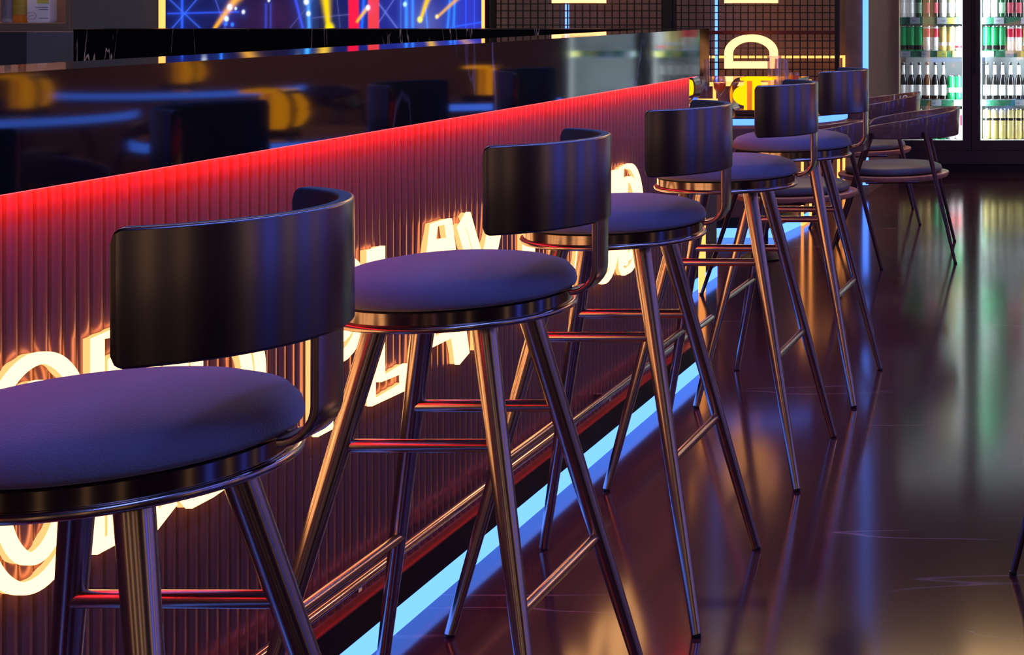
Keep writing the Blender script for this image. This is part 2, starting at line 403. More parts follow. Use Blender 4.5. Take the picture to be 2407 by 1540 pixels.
# ------------------------------------------------------------ black slab and screen behind the bar
DS = 7.5
a = P(172, 68, DS); b = P(1640, 68, DS)
o = MB().box(a.x, b.x, Y(DS), Y(DS)+.25, 0, a.z).build('back_counter', M['slab'], smooth=False, bevel=.003)
tag(o, 'black veined marble back counter under the stage screen', 'counter')
DSC = 8.06
scr = thing('video_screen', 'wide video screen showing blue stage lights and yellow beams behind the bar', 'screen', (P(760, 0, DSC).x, Y(DSC), Z(.13)))
sx, sy, sz = scr.location
s0 = P(389, 80, DSC); s1 = P(1133, -330, DSC)
MB().box(s0.x-sx-.035, s1.x-sx+.018, .004, Y(DW)-Y(DSC), s0.z-sz, s1.z-sz+.03).build('housing', M['darkmetal'], scr, smooth=False)
MB().box(P(375, 0, DSC).x-sx, s0.x-sx-.002, -.01, .004, s0.z-sz, s1.z-sz).build('light_strip', M['yellow'], scr, smooth=False)['label'] = 'pale yellow strip light'
MB().box(s1.x-sx+.001, P(1139, 0, DSC).x-sx, -.01, .004, s0.z-sz, s1.z-sz).build('light_strip', M['yellow'], scr, smooth=False)['label'] = 'pale yellow strip light'
def seg(px, py, x0, y0, x1, y1):
    dx, dy = x1-x0, y1-y0; t = max(0, min(1, ((px-x0)*dx+(py-y0)*dy)/(dx*dx+dy*dy)))
    return math.hypot(px-x0-t*dx, py-y0-t*dy), t
lines = [(428, -60, 428, 70, 2.6, (.02, .10, .9)), (395, -5, 470, 66, 1.3, (.03, .10, .7)), (470, -10, 405, 66, 1.3, (.03, .10, .7)), (395, 32, 560, 28, 1.8, (.02, .07, .7)),
         (500, -20, 530, 68, 1, (.05, .08, .5)), (690, -20, 712, 68, 3, (.03, .06, .7)), (722, -60, 727, 68, 4, (.06, .3, 1)), (625, 10, 625, 68, 2, (.02, .05, .5)), (636, 10, 636, 68, 1.5, (.02, .05, .4)),
         (735, 42, 830, 33, 1.2, (.06, .06, .22)), (680, 68, 735, 0, 1, (.05, .05, .2)), (890, 8, 935, 68, 1.4, (.10, .14, .5)), (925, 0, 880, 68, 1.2, (.08, .10, .4)), (942, 0, 942, 68, 1.2, (.05, .10, .5)),
         (955, -40, 955, 68, 3.4, (.03, .22, 1)), (970, -40, 970, 68, 3, (.03, .2, 1)), (855, 0, 850, 68, 3, (.01, .12, 1)), (1060, -30, 1052, 68, 2.6, (.02, .2, 1)), (1070, -30, 1066, 68, 2.4, (.02, .2, 1)),
         (1000, 10, 1005, 68, 1.6, (.04, .2, .9)), (1060, 64, 1133, 52, 1.6, (.02, .08, .8)), (1095, 0, 1095, 68, 1, (.02, .06, .6)), (1115, 0, 1115, 68, 1, (.02, .06, .6)), (790, -20, 800, 68, 1, (.05, .05, .2)),
         (520, -120, 520, -10, 3, (.03, .2, 1)), (700, -300, 725, -10, 5, (.03, .3, 1)), (420, -160, 1130, -120, 2, (.05, .1, .6)), (420, -260, 1130, -230, 2, (.05, .1, .6))]
beams = [(505, 66, 560, -10, 4, 9, (1, .42, .02)), (560, -10, 680, -220, 9, 22, (.9, .42, .05)), (772, 64, 763, -30, 5, 11, (1, .68, .0)), (763, -30, 740, -250, 11, 26, (.9, .55, .05)),
         (840, 50, 862, 20, 3, 4, (1, .5, .02)), (988, 48, 1008, -10, 3.5, 6, (1, .62, .0)), (1008, -10, 1070, -200, 6, 22, (.9, .5, .05)), (1028, 40, 1085, -12, 3, 4.5, (.75, .4, .1)), (1085, -12, 1130, -60, 5, 8, (.7, .35, .1)), (745, -8, 700, 70, .1, .1, (0, 0, 0))]
reds = [(832, 70, 825, -300, 12, (1, .01, .05)), (878, 70, 878, -300, 13, (.9, .05, .05))]
dots = [(540, 17, 6, (1, 1, 1)), (554, 20, 3, (.7, .9, 1)), (572, 28, 4, (.8, .85, 1)), (532, 44, 5.5, (.8, .95, 1)), (531, 56, 4, (.03, .2, 1)), (546, 58, 4, (.03, .2, 1)), (720, 4, 6, (.9, 1, 1)), (725, 32, 5, (.8, .95, 1)),
        (865, 18, 5, (1, 1, 1)), (952, 10, 4.5, (.5, .95, 1)), (987, 46, 6, (1, .9, .15)), (1027, 39, 4, (1, .8, .3)), (632, 1, 3, (.8, .9, 1)), (775, 66, 10, (1, .75, 0)), (700, -80, 8, (1, 1, 1)), (900, -120, 8, (.8, .95, 1)), (480, -70, 7, (.9, 1, 1))]
def screen_color(px, py):
    # blue haze, darker in the middle
    c = [.006, .007, .028]
    g = math.exp(-((px-960)/150)**2)*.6+math.exp(-((px-450)/120)**2)*.18+math.exp(-((px-1105)/50)**2)*.9
    c = [c[0]+.02*g, c[1]+.03*g, c[2]+.42*g]
    w = math.exp(-((px-640)/90)**2-((py-40)/60)**2); c = [c[0]*(1-w)+.035*w, c[1]*(1-w)+.012*w, c[2]*(1-w)+.06*w]
    w = math.exp(-((px-1000)/40)**2-((py-60)/60)**2)*.7; c = [c[0]+.10*w, c[1]+.11*w, c[2]+.2*w]
    for x0, y0, x1, y1, wd, cl in lines:
        if px < min(x0, x1)-22 or px > max(x0, x1)+22: continue
        d, t = seg(px, py, x0, y0, x1, y1); k = math.exp(-(d/wd)**2)+.22*math.exp(-d/(wd*3.))
        for q in range(3): c[q] = c[q]*(1-.5*min(1, k))+cl[q]*k
    for x0, y0, x1, y1, wd, cl in reds:
        d, t = seg(px, py, x0, y0, x1, y1); k = 1 if d < wd-2 else max(0, 1-(d-wd+2)/4); k *= .9
        for q in range(3): c[q] = c[q]*(1-k)+cl[q]*k
    for x0, y0, x1, y1, w0, w1, cl in beams:
        d, t = seg(px, py, x0, y0, x1, y1); wd = w0+(w1-w0)*t; k = math.exp(-(d/wd)**2)
        for q in range(3): c[q] = c[q]*(1-k)+cl[q]*k
    for x0, y0, r, cl in dots:
        d = math.hypot(px-x0, (py-y0)*.8); k = math.exp(-(d/r)**4); kk = .4*math.exp(-d/(r*1.2))
        c = [c[0]*(1-k)+cl[0]*k+.05*kk, c[1]*(1-k)+cl[1]*k+.15*kk*cl[1], c[2]*(1-k)+cl[2]*k+kk*cl[2]*.8]
    return c
nx, ny = 372, 205
me = bpy.data.meshes.new('display'); vs = []; cols = []
for j in range(ny+1):
    py = 80-410*j/ny
    for i in range(nx+1):
        px = 389+744*i/nx; p = P(px, py, DSC); vs.append((p.x-sx, 0, p.z-sz)); cols.append(screen_color(px, py))
fs = [(j*(nx+1)+i, j*(nx+1)+i+1, (j+1)*(nx+1)+i+1, (j+1)*(nx+1)+i) for j in range(ny) for i in range(nx)]
me.from_pydata(vs, [], fs)
ca = me.color_attributes.new('picture', 'FLOAT_COLOR', 'POINT')
ca.data.foreach_set('color', [v for c in cols for v in (c[0], c[1], c[2], 1)])
m, nt, b, out = newmat('display_picture'); nt.nodes.remove(b)
at_ = N(nt, 'ShaderNodeAttribute'); at_.attribute_name = 'picture'; e = N(nt, 'ShaderNodeEmission'); e.inputs[1].default_value = 1.15
nt.links.new(at_.outputs[0], e.inputs[0]); nt.links.new(e.outputs[0], out.inputs[0])
me.materials.append(m); o = bpy.data.objects.new('display', me); COL.objects.link(o); o.parent = scr; o.location = (0, 0, 0)

# ------------------------------------------------------------ wire grid panels, blue strips and sign on them
DG = 7.9
def grid_panel(px0, px1, zbot, lab):
    a = P(px0, 0, DG); b = P(px1, 0, DG); t = thing('grid_panel', lab, 'grid panel', (a.x, Y(DG), zbot), group='black wire grids on the back wall')
    w = b.x-a.x; h = ZC-.1-zbot; mb = MB(); s = .0452; k = int(w/s)
    for i in range(1, k): mb.box(i*w/k-.0032, i*w/k+.0032, -.003, .003, 0, h)
    k = int(h/.0437)
    for i in range(1, k): mb.box(0, w, -.0028, .0028, i*.0437-.0032, i*.0437+.0032)
    mb.build('mesh_wires', M['darkmetal'], t, smooth=False)
    mb = MB(); mb.box(-.012, .012, -.02, .02, 0, h); mb.box(w-.012, w+.012, -.02, .02, 0, h); mb.box(0, w, -.02, .02, -.012, .012); mb.box(0, w, -.02, .02, h-.012, h+.012)
    mb.build('frame', M['darkmetal'], t, smooth=False)
    return t, w, h
grid_panel(1160, 1561, Z(.30), 'black wire grid on the back wall between the screen and the dark post')
t, w, h = grid_panel(1584, 1968, Z(.60), 'black wire grid on the back wall beside the brown column')
zz = P(0, 76, DG).z-Z(.60)
MB().box(0, w, -.012, .012, zz-.010, zz+.010).build('crossbar', pm('dark_red_bar', (.07, .008, .008), .4, var=.1), t, smooth=False)
a = P(1572, 0, DG)
tag(MB().box(a.x-.028, a.x+.028, Y(DG)-.03, Y(DG)+.03, 0, ZC).build('post', M['darkmetal'], smooth=False, bevel=.003), 'black square post between the two wire grids', 'post')
for px, pb, l in ((1333, 100, 'light blue LED tube on the wire grid near the screen'), (1685, 178, 'light blue LED tube on the wire grid behind the lying D')):
    a = P(px, pb, DG+.035); o = MB().box(a.x-.010, a.x+.010, a.y-.008, a.y+.008, a.z, ZC-.05).build('light_tube', M['blueled'], smooth=False); tag(o, l, 'light tube', 'light blue tubes on the wire grids')
def lying_D(pxc, pyb, lab, dep=DG-.06, name='wall_letter'):
    s = dep*H/F; w = 123*s; hh = 80*s; c = P(pxc, pyb, dep); st = 17*s
    t = thing(name, lab, 'letter', (c.x, c.y, c.z), group='lit letters on the wire grids')
    pts = [(-w/2+st/2, st/2), (w/2-st/2, st/2)]
    n = 24
    for i in range(n+1):
        a = PI*i/n; pts.append(((w/2-st/2)*math.cos(a)*1., hh*.45+(hh*.55-st/2)*math.sin(a)))
    mb = MB(); mb.sweep([(x, 0, z) for x, z in pts], [(-st/2, -.02), (st/2, -.02), (st/2, .02), (-st/2, .02)], up=(0, 1, 0), closed=True)
    # square corners
    for sx_ in (-1, 1): mb.box(sx_*(w/2-st/2)-st/2, sx_*(w/2-st/2)+st/2, -.0195, .0195, 0, hh*.47)
    mb.build('letter_face', M['signw'], t, smooth=False); return t
M['signw'] = em('warm_white_letter', (3.4, 1.35, .50), 1)
lying_D(1766, 161, 'glowing letter D lying on its back on the grid, above the round table')
lying_D(1766, 7.5, 'glowing letter above the lying D, only its bottom bar in the photo')
lying_D(1766, -146, 'glowing letter high above the lying D, beyond the photo')
lying_D(1361, 7.5, 'glowing letter above the back counter, only its bottom bar in the photo')
lying_D(1361, -146, 'glowing letter high above the back counter, beyond the photo')

# ------------------------------------------------------------ niche with bottles, cabinet at far left
DN = 8.10; KN = DN/5.5
nb = thing('wall_niche', 'brown wooden open shelf holding liquor bottles at the top left', 'shelf', P(40, 73, DN)[:])
nx_, ny_, nz_ = nb.location
def rel(px, py, d=DN): p = P(px, py, d); return p.x-nx_, p.z-nz_
r165, z66 = rel(165, 72.5); zsh = rel(0, 54)[1]; x156 = rel(154, 0)[0]; xl = rel(-325, 0)[0]; zt_ = rel(0, -215)[1]; r165 -= .004
MB().box(xl, r165, 0, .32, z66, zsh).build('bottom_board', M['niche'], nb, smooth=False, bevel=.002)
MB().box(x156, r165, 0, .32, zsh, zt_).build('side_board', M['niche'], nb, smooth=False, bevel=.002)
MB().box(xl, x156, .30, .32, zsh, zt_).build('back_board', M['niche'], nb, smooth=False)
MB().box(xl, r165, 0, .32, zt_, zt_+.03).build('top_board', M['niche'], nb, smooth=False)
MB().box(xl, x156-.01, .02, .05, zt_-.012, zt_-.002).build('light_strip', em('niche_light', (1, .55, .45), 40), nb, smooth=False)
cb = thing('low_cabinet', 'dark navy cabinet under the wooden niche at the left edge', 'cabinet', (P(60, 0, 7.8).x, Y(7.8), 0))
x62 = P(62, 0, 7.8).x-cb.location.x; x172 = P(172, 0, 7.8).x-cb.location.x; zc = P(0, 75, 7.8).z
MB().box(x62, x172, 0, .3, 0, zc).build('door', pm('navy_panel', (.10, .10, .16), .45, var=.08), cb, smooth=False, bevel=.002)
MB().box(-1.4, x62-.003, .01, .3, 0, zc).build('body', M['cabinet'], cb, smooth=False)
def place_on_niche(px, d): p = P(px, 0, d); return (p.x, p.y, nz_+zsh+.0005)
t = thing('liquor_bottle', 'white square liquor bottle with an oval stamp, right one on the niche', 'bottle', place_on_niche(99, DN+.10), group='liquor bottles on the niche')
w = 27*(DN+.1)*H/F/KN
sec = rrect(2*w, .06, .012, 5); mb = MB()
zs = [(0, .92), (.004, .98), (.012, 1), (.15, 1), (.165, .9), (.175, .5), (.18, .3), (.22, .3)]
vs = []; fs = []; k = len(sec)
for z, s_ in zs: vs += [(x*s_, y*s_, z) for x, y in sec]
for i in range(len(zs)-1):
    for q in range(k): r = (q+1) % k; fs.append((i*k+q, i*k+r, (i+1)*k+r, (i+1)*k+q))
fs += [tuple(reversed(range(k))), tuple((len(zs)-1)*k+q for q in range(k))]
mb.add(vs, fs).build('body', pm('white_glaze', (.62, .66, .9), .3, var=.03), t)
mb = MB(); 
for (xa, xb, z) in ((-.008, .05, .067), (.010, .05, .057), (.010, .05, .020)): mb.box(xa*.8, xb*.95, -.0315, -.030, z-.0012, z+.0012)
mb.tube([(-.026+.022*math.cos(2*PI*i/32), -.0308, .030+.016*math.sin(2*PI*i/32)) for i in range(32)], .0009, 6, closed=True)
mb.tube([(-.038, -.0308, .026), (-.028, -.0308, .031), (-.014, -.0308, .033)], .0009, 6)
mb.build('label_print', pm('grey_blue_print', (.16, .13, .22), .5, var=.05), t, smooth=False)
MB().box(.0, .05, -.0315, -.030, .084, .1).build('seal', M['tagy'], t, smooth=False)
def lathe_bottle(name, lab, px, d, prof, mat, labelz=None, lm=None, cap=None, group='liquor bottles on the niche'):
    t = thing(name, lab, 'bottle', place_on_niche(px, d), group=group)
    MB().lathe(prof, 32).build('glass_body', mat, t)
    if labelz: r = labelz[2]; MB().lathe([(r, labelz[0]), (r+.0006, labelz[0]), (r+.0006, labelz[1]), (r, labelz[1])], 32, cap=False).build('paper_label', lm, t)
    if cap: MB().lathe([(0.0, cap[0]), (cap[2], cap[0]), (cap[2], cap[1]), (0, cap[1])], 24).build('cap', M['darkmetal'], t)
    return t
clear = pm('cool_clear_glass', (.35, .40, .55), .08, 0, trans=.5, bump=.02)
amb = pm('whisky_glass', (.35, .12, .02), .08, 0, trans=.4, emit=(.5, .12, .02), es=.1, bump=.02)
lathe_bottle('liquor_bottle', 'clear round liquor bottle at the left edge of the niche', 18, DN+.09, [(0, 0), (.020, 0), (.023, .003), (.023, .15), (.012, .19), (.010, .24), (0, .24)], clear, (.02, .12, .0234), pm('grey_label', (.12, .12, .2), .5, bump=.1, var=.7, bscale=200), (.24, .27, .012))
lathe_bottle('liquor_bottle', 'amber liquor bottle with an olive yellow label between two others', 52, DN+.13, [(0, 0), (.034, 0), (.038, .004), (.038, .15), (.016, .19), (.013, .25), (0, .25)], amb, (.035, .13, .0385), pm('olive_label', (.30, .24, .04), .5, bump=.1, var=.3, bscale=60), (.25, .28, .015))

for o in bpy.data.objects:
    if o.name.startswith('liquor_bottle'): o.scale = (KN, KN, KN)
# ------------------------------------------------------------ fridges
DF = 9.03; sf = DF*H/F
def fridge(px0, lab):
    a = P(px0, 0, DF); t = thing('drinks_fridge', lab, 'fridge', (a.x, Y(DF), 0), group='lit drinks fridges along the back wall')
    w = 155*sf; g = 21.5*sf; zb = P(0, 330, DF).z; zt = 2.15; dp = .5
    body = MB(); body.box(-g, -.004, .02, dp, .07, zt+.25); body.box(w+.004, w+g, .02, dp, .07, zt+.25); body.box(-g, w+g, .02, dp, zt, zt+.25); body.box(-g, w+g, .02, dp, P(0, 353, DF).z-.0, zb-.004)
    body.build('body', M['fridge'], t, smooth=False)
    MB().box(-g, w+g, -.02, .03, P(0, 385, DF).z, P(0, 354, DF).z).build('base_panel', M['fridge'], t, smooth=False)
    MB().box(-g, w+g, .005, .03, 0, P(0, 385, DF).z-.002).build('kick_plate', M['darkmetal'], t, smooth=False)
    MB().box(-g, w+g, .03, dp, 0.0, P(0, 354, DF).z-.001).build('compressor_box', M['darkmetal'], t, smooth=False)
    ln = MB(); ln.box(-.004, w+.004, .33, .35, zb, zt); ln.box(-.004, 0, .02, .33, zb, zt); ln.box(w, w+.004, .02, .33, zb, zt); ln.box(-.004, w+.004, .02, .35, zb-.004, zb)
    ln.build('liner', M['fridgein'], t, smooth=False)
    for x, r_ in ((.006, -1), (w-.006, 1)):
        l = bpy.data.lights.new('tube_lamp', 'AREA'); l.shape = 'RECTANGLE'; l.size = .03; l.size_y = zt-zb-.02; l.color = (.88, .96, 1); l.energy = 24
        o = bpy.data.objects.new('tube_lamp', l); COL.objects.link(o); o.parent = t; o.location = (x, .03, (zb+zt)/2); v = Vector((-r_*1., 1.1, 0)); o.rotation_euler = v.to_track_quat('-Z', 'Y').to_euler()
    for x in (.001, w-.004): MB().box(x, x+.003, .025, .045, zb, zt).build('light_tube', M['fridgeled'], t, smooth=False)
    MB().box(0, w, .04, .06, zt-.02, zt-.005).build('light_tube', M['fridgeled'], t, smooth=False)
    dr = MB(); dr.box(-g+.002, -.002, -.012, .018, P(0, 353, DF).z, zt+.02); dr.box(w+.002, w+g-.002, -.012, .018, P(0, 353, DF).z, zt+.02); dr.box(-.002, w+.002, -.012, .018, P(0, 353, DF).z, zb); dr.box(-.002, w+.002, -.012, .018, zt, zt+.02)
    d_ = dr.build('door_frame', M['fridge'], t, smooth=False)
    MB().box(-.002, w+.002, -.004, .0, zb, zt).build('door_pane', M['pane'], t, smooth=False)
    MB().box(-g+.014, -g+.028, -.035, -.012, .7, 1.3).build('door_handle', M['darkmetal'], t, smooth=False)
    zsv = []
    for (ya, yb) in ((236, 250), (120, 135), (41, 57), (-60, -44), (-165, -149)):
        za = P(0, ya, DF).z; zb_ = P(0, yb, DF).z; zsv.append(za)
        s = MB().box(.006, w-.006, .06, .33, za-.008, za).build('shelf', M['fridgein'], t, smooth=False)
        MB().box(.002, w-.002, .045, .058, zb_, za).build('price_rail', M['green'], s, smooth=False)
        q = MB(); y_ = MB()
        for xx, ww, kind in ([(.09, .07, 'w'), (.28, .07, 'w'), (.35, .07, 'y')] if ya in (41,) else [(.02, .07, 'w'), (.17, .06, 'w'), (.28, .07, 'y'), (.39, .07, 'y')] if ya == 120 else [(.24, .07, 'w'), (.40, .06, 'w')]):
            (q if kind == 'w' else y_).box(xx, xx+ww, .0425, .045, zb_+.002, za-.002)
        q.build('price_tag', M['tagw'], s, smooth=False)
        if y_.v: y_.build('price_tag', M['tagy'], s, smooth=False)
        tx = MB()
        for i in range(6): tx.box(.035+i*.07, .062+i*.07, .041, .0425, (za+zb_)/2-.003, (za+zb_)/2+.001)
        tx.build('price_print', M['tagtext'], s, smooth=False)
    return t, w, zb, zsv
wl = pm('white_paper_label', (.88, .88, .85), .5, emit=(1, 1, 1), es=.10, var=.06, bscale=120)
def canmat(n, c): return pm(n, c, .25, .3, var=.15, bscale=50, emit=c, es=.12)  # self-glow put into these colours, brightening the cans
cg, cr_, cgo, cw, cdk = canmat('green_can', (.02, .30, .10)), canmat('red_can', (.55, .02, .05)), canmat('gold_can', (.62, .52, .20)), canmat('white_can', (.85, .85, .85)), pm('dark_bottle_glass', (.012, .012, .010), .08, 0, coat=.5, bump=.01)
cgb = pm('green_bottle_glass', (.01, .09, .03), .08, 0, coat=.5, bump=.01)
cp = pm('can_aluminium', (.7, .7, .7), .25, 1., bump=.01)
protos = {}
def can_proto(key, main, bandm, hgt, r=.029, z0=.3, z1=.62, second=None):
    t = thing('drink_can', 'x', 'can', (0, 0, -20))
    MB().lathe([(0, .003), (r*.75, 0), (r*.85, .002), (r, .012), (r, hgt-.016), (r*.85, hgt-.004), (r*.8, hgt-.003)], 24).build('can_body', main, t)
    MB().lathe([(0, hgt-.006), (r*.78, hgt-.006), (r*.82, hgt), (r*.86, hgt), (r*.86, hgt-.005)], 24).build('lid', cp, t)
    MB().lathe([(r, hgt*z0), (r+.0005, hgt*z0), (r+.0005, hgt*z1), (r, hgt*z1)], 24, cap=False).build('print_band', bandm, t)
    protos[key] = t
def bottle_proto(key, glass, lab2, hgt=.265, capm=None):
    r = .027
    t = thing('beer_bottle', 'x', 'bottle', (0, 0, -20))
    k = hgt/.265
    MB().lathe([(0, .003), (r*.8, 0), (r, .006), (r, .125*k), (r*.9, .145*k), (r*.5, .175*k), (.0115, .195*k), (.0105, .25*k), (.0125, .252*k), (.0125, .258*k), (0, .258*k)], 24).build('bottle_body', glass, t)
    MB().lathe([(r, .03*k), (r+.0006, .03*k), (r+.0006, .105*k), (r, .105*k)], 24, cap=False).build('paper_label', lab2, t)
    MB().lathe([(.0145, .178*k), (.0122, .20*k), (.0112, .245*k), (.0108, .245*k), (.0115, .20*k), (.0135, .178*k)], 24, cap=False).build('neck_label', lab2, t)
    MB().lathe([(0, .265*k), (.012, .265*k), (.0138, .256*k), (.0130, .256*k)], 20).build('crown_cap', capm or cp, t)
    protos[key] = t
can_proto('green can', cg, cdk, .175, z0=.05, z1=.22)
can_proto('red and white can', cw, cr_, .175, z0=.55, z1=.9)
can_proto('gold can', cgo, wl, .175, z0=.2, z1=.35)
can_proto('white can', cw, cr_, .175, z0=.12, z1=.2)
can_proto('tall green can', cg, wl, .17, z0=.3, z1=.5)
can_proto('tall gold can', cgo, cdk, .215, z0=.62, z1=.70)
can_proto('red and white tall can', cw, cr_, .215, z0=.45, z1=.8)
bottle_proto('black bottle with white label', cdk, wl)
bottle_proto('dark bottle with red label', cdk, pm('wine_red_label', (.35, .04, .07), .5, var=.3, bscale=90))
bottle_proto('green bottle', cgb, pm('green_white_label', (.25, .42, .28), .5, var=.3, bscale=90))
bottle_proto('pale bottle', cw, wl)
bottle_proto('cream bottle', canmat('cream_bottle', (.62, .58, .38)), wl)
used = set()
ordn = ['first', 'second', 'third', 'fourth', 'fifth', 'sixth', 'seventh', 'eighth']
R1 = ['pale bottle', 'pale bottle', 'green bottle', 'dark bottle with red label', 'dark bottle with red label', 'pale bottle', 'cream bottle', 'cream bottle']
R2 = ['green can']*3+['red and white can']*2+['gold can']*2+['white can']
R3 = ['black bottle with white label']*6+['tall green can']*2
R4 = ['tall gold can']*4+['green can']*2+['red and white tall can']*2
R4b = ['tall gold can']*8
R3b = ['black bottle with white label']*8
R0 = ['green bottle']*4+['cream bottle']*4
def stock(t, w, zb, zsv, side, gi, inview):
    rows = [(R4 if gi == 0 else R4b, zb, 'bottom'), (R3 if gi == 0 else R3b, zsv[0], 'bottle'), (R2, zsv[1], 'can'), (R1, zsv[2], 'upper')]
    if inview < 2: rows += [(R0, zsv[3], 'fifth'), (R2, zsv[4], 'top')]
    for kinds, z, nm in rows:
        n = len(kinds)
        for i, kd in enumerate(kinds):
            x = t.location.x+(i+.5)*(w-.012)/n+.006; loc = (x, Y(DF)+.105, z)
            pr = protos[kd]
            l = f'{kd}, {ordn[i]} from left on the {nm} shelf of the {side} fridge'
            if inview == 2 or nm in ('fifth', 'top'): l = f'{kd} in a drinks fridge outside the photo'
            if kd not in used: used.add(kd); o = pr; o.location = loc; o['label'] = l
            else: o = dup(pr, loc, random.uniform(-.6, .6), l)
            o['group'] = f'{kd}s outside the photo' if 'outside' in l else 'drinks in the fridges'
for i, (l, side) in enumerate((('lit drinks fridge behind the tub chairs, left of the two', 'left'), ('lit drinks fridge cut by the right photo edge', 'right'),
                               ('lit drinks fridge outside the photo', 'third'), ('lit drinks fridge outside the photo', 'fourth'), ('lit drinks fridge outside the photo', 'fifth'))):
    r = fridge(2107+198*i, l)
    if i < 4: stock(*r, side, i, 0 if i < 2 else 2)

# ------------------------------------------------------------ round tables
def text_obj(*a): pass
def make_table(cx, cy, r, lab, n=64, zt=.752, rb=.2):
    t = thing('round_table', lab, 'table', (cx, cy, 0), group='dark tables with light blue rims')
    MB().lathe([(0, zt-.03), (r-.012, zt-.03), (r-.008, zt-.026), (r-.008, zt-.002), (r-.010, zt), (0, zt)], n).build('table_top', M['tabletop'], t)
    MB().lathe([(r-.008, zt-.032), (r, zt-.032), (r+.001, zt-.006), (r-.008, zt-.004)], n, cap=False).build('rim_light', M['bluerim'], t)
    MB().lathe([(r-.03, zt-.052), (r-.005, zt-.047), (r-.004, zt-.034), (r-.03, zt-.034)], n, cap=False).build('under_rim', M['wood'], t)
    MB().lathe([(.035, .03), (.03, .06), (.03, zt-.03)], 24).build('column', M['darkmetal'], t)
    MB().lathe([(0, 0), (rb-.005, 0), (rb, .006), (rb-.015, .014), (.06, .03), (0, .03)], 48).build('base_plate', M['darkmetal'], t)
    return t
T1x, T1y, T1r = X(1.447), Y(6.0), .396
make_table(T1x, T1y, T1r, 'dark round table with a light blue rim at the end of the bar', zt=.686, rb=.11)
outl = 'dark round table with a light blue rim, seen only as a reflection'
tabs = [(X(-.13), Y(4.35), .38), (X(-1.45), Y(5.2), .42), (X(-1.9), Y(6.8), .6), (X(-.2), Y(5.95), .36)]
for x, y, r in tabs: make_table(x, y, r, outl)
# letter shaped lamps
def make_lamp(loc, lab, rz=0, s=1., ring=False):
    t = thing('table_lamp', lab, 'lamp', loc, rz, group='yellow glowing lamps on the tables')
    def D(w, h, x0, y0, y1, mat, nm, z0=0):
        n = 20; pts = [(0, z0), (0, z0+h)]+[(w*math.sin(PI*i/n), z0+h/2+h/2*math.cos(PI*i/n)) for i in range(1, n)]
        vs = [((x0+x)*s, y0*s, z*s) for x, z in pts]+[((x0+x)*s, y1*s, z*s) for x, z in pts]; k = len(pts)
        fs = [tuple(range(k)), tuple(reversed(range(k, 2*k)))]+[(i, (i+1) % k, k+(i+1) % k, k+i) for i in range(k)]
        return MB().add(vs, fs).build(nm, mat, t, smooth=False)
    if ring:
        n = 18; pth = [(-.012-.075*math.sin(PI*i/n), 0, .08+.06*math.cos(PI*i/n)) for i in range(n+1)]
        MB().sweep(pth, [(-.02, -.009), (.02, -.009), (.02, .009), (-.02, .009)], up=(0, 0, 1) if False else (.01, .0, 1)).build('glowing_ring', M['yellow2'], t, smooth=False)
    else: D(-.055, .085, -.012, -.02, .02, M['yellow2'], 'glowing_disc', z0=.035)
    mb = MB(); mb.box(-.014*s, -.003*s, -.05*s, .05*s, .02*s, .14*s); mb.box(.020*s, .030*s, -.05*s, .05*s, .02*s, .14*s); mb.build('glowing_bar', M['yellow2'], t, smooth=False)
    MB().box(-.003*s, .020*s, -.045*s, .045*s, .02*s, .138*s).build('amber_core', M['amber'], t, smooth=False)
    mb = MB(); mb.box(-.03*s, .10*s, -.055*s, .055*s, .14*s, .152*s); mb.build('glowing_cap', M['yellow2'], t, smooth=False, bevel=.004)
    mb = MB(); n = 16
    path = [(-.03*s-.045*s*math.sin(PI*i/n), 0, (.078+.072*math.cos(PI*i/n))*s) for i in range(n+1)]
    mb.sweep(path, rrect(.10*s, .006*s, .002*s, 2), up=(0, 1, 0)).build('curved_shell', M['brownshell'], t) if False else mb.sweep(path, [(-.003, -.05*s), (.003, -.05*s), (.003, .05*s), (-.003, .05*s)], up=(0, 1, 0)).build('curved_shell', M['brownshell'], t)
    MB().box(-.05*s, .10*s, -.055*s, .055*s, 0, .02*s).build('base', M['brownshell'], t, smooth=False, bevel=.003)
    return t
zt = .686
make_lamp((P(1764, 0, 5.88).x, Y(5.88), zt+.0005), 'yellow glowing lamp on the round table, the larger one beside the glasses', s=1.12)
make_lamp((P(1603, 0, 5.3).x, Y(5.3), .7785), 'yellow glowing lamp half hidden behind the end of the bar front', rz=PI, s=.86)
for x, y, r in tabs: make_lamp((x-.05, y, .7525), 'yellow glowing lamp seen only as a reflection', ring=True)
def glassware(name, lab, px, d, prof, fill=None, cat='glass', sz=1.):
    p = P(px, 0, d); t = thing(name, lab, cat, (p.x, p.y, zt+.0005), group='glasses on the round table'); t.scale = (1.15, 1.15, sz)
    MB().lathe(prof, 32, cap=False).build('glass_bowl', M['glass'], t, angle=80)
    if fill: MB().lathe(fill, 32).build('drink', M['wine'], t, angle=80)
    return t
glassware('wine_glass', 'stemmed glass with amber drink on the round table', 1692, 5.9,
          [(0, .001), (.030, .002), (.004, .008), (.0035, .062), (.012, .070), (.024, .085), (.026, .105), (.021, .128), (.0195, .128), (.0245, .105), (.0225, .087), (.010, .072), (0, .070)],
          [(0, .0725), (.011, .0745), (.0215, .088), (.0238, .103), (0, .104)], sz=1.36)
glassware('martini_glass', 'empty flared cocktail glass on the round table next to the bar end', 1646, 5.95,
          [(0, .001), (.026, .002), (.004, .006), (.0035, .065), (.014, .085), (.028, .132), (.027, .132), (.012, .086), (0, .070)], sz=1.28)
glassware('flute_glass', 'slim tall flute glass on the round table at the bar end', 1661, 6.10,
          [(0, .001), (.022, .002), (.003, .006), (.003, .07), (.012, .09), (.013, .13), (.010, .19), (.009, .19), (.012, .13), (.010, .09), (0, .072)], sz=1.27)
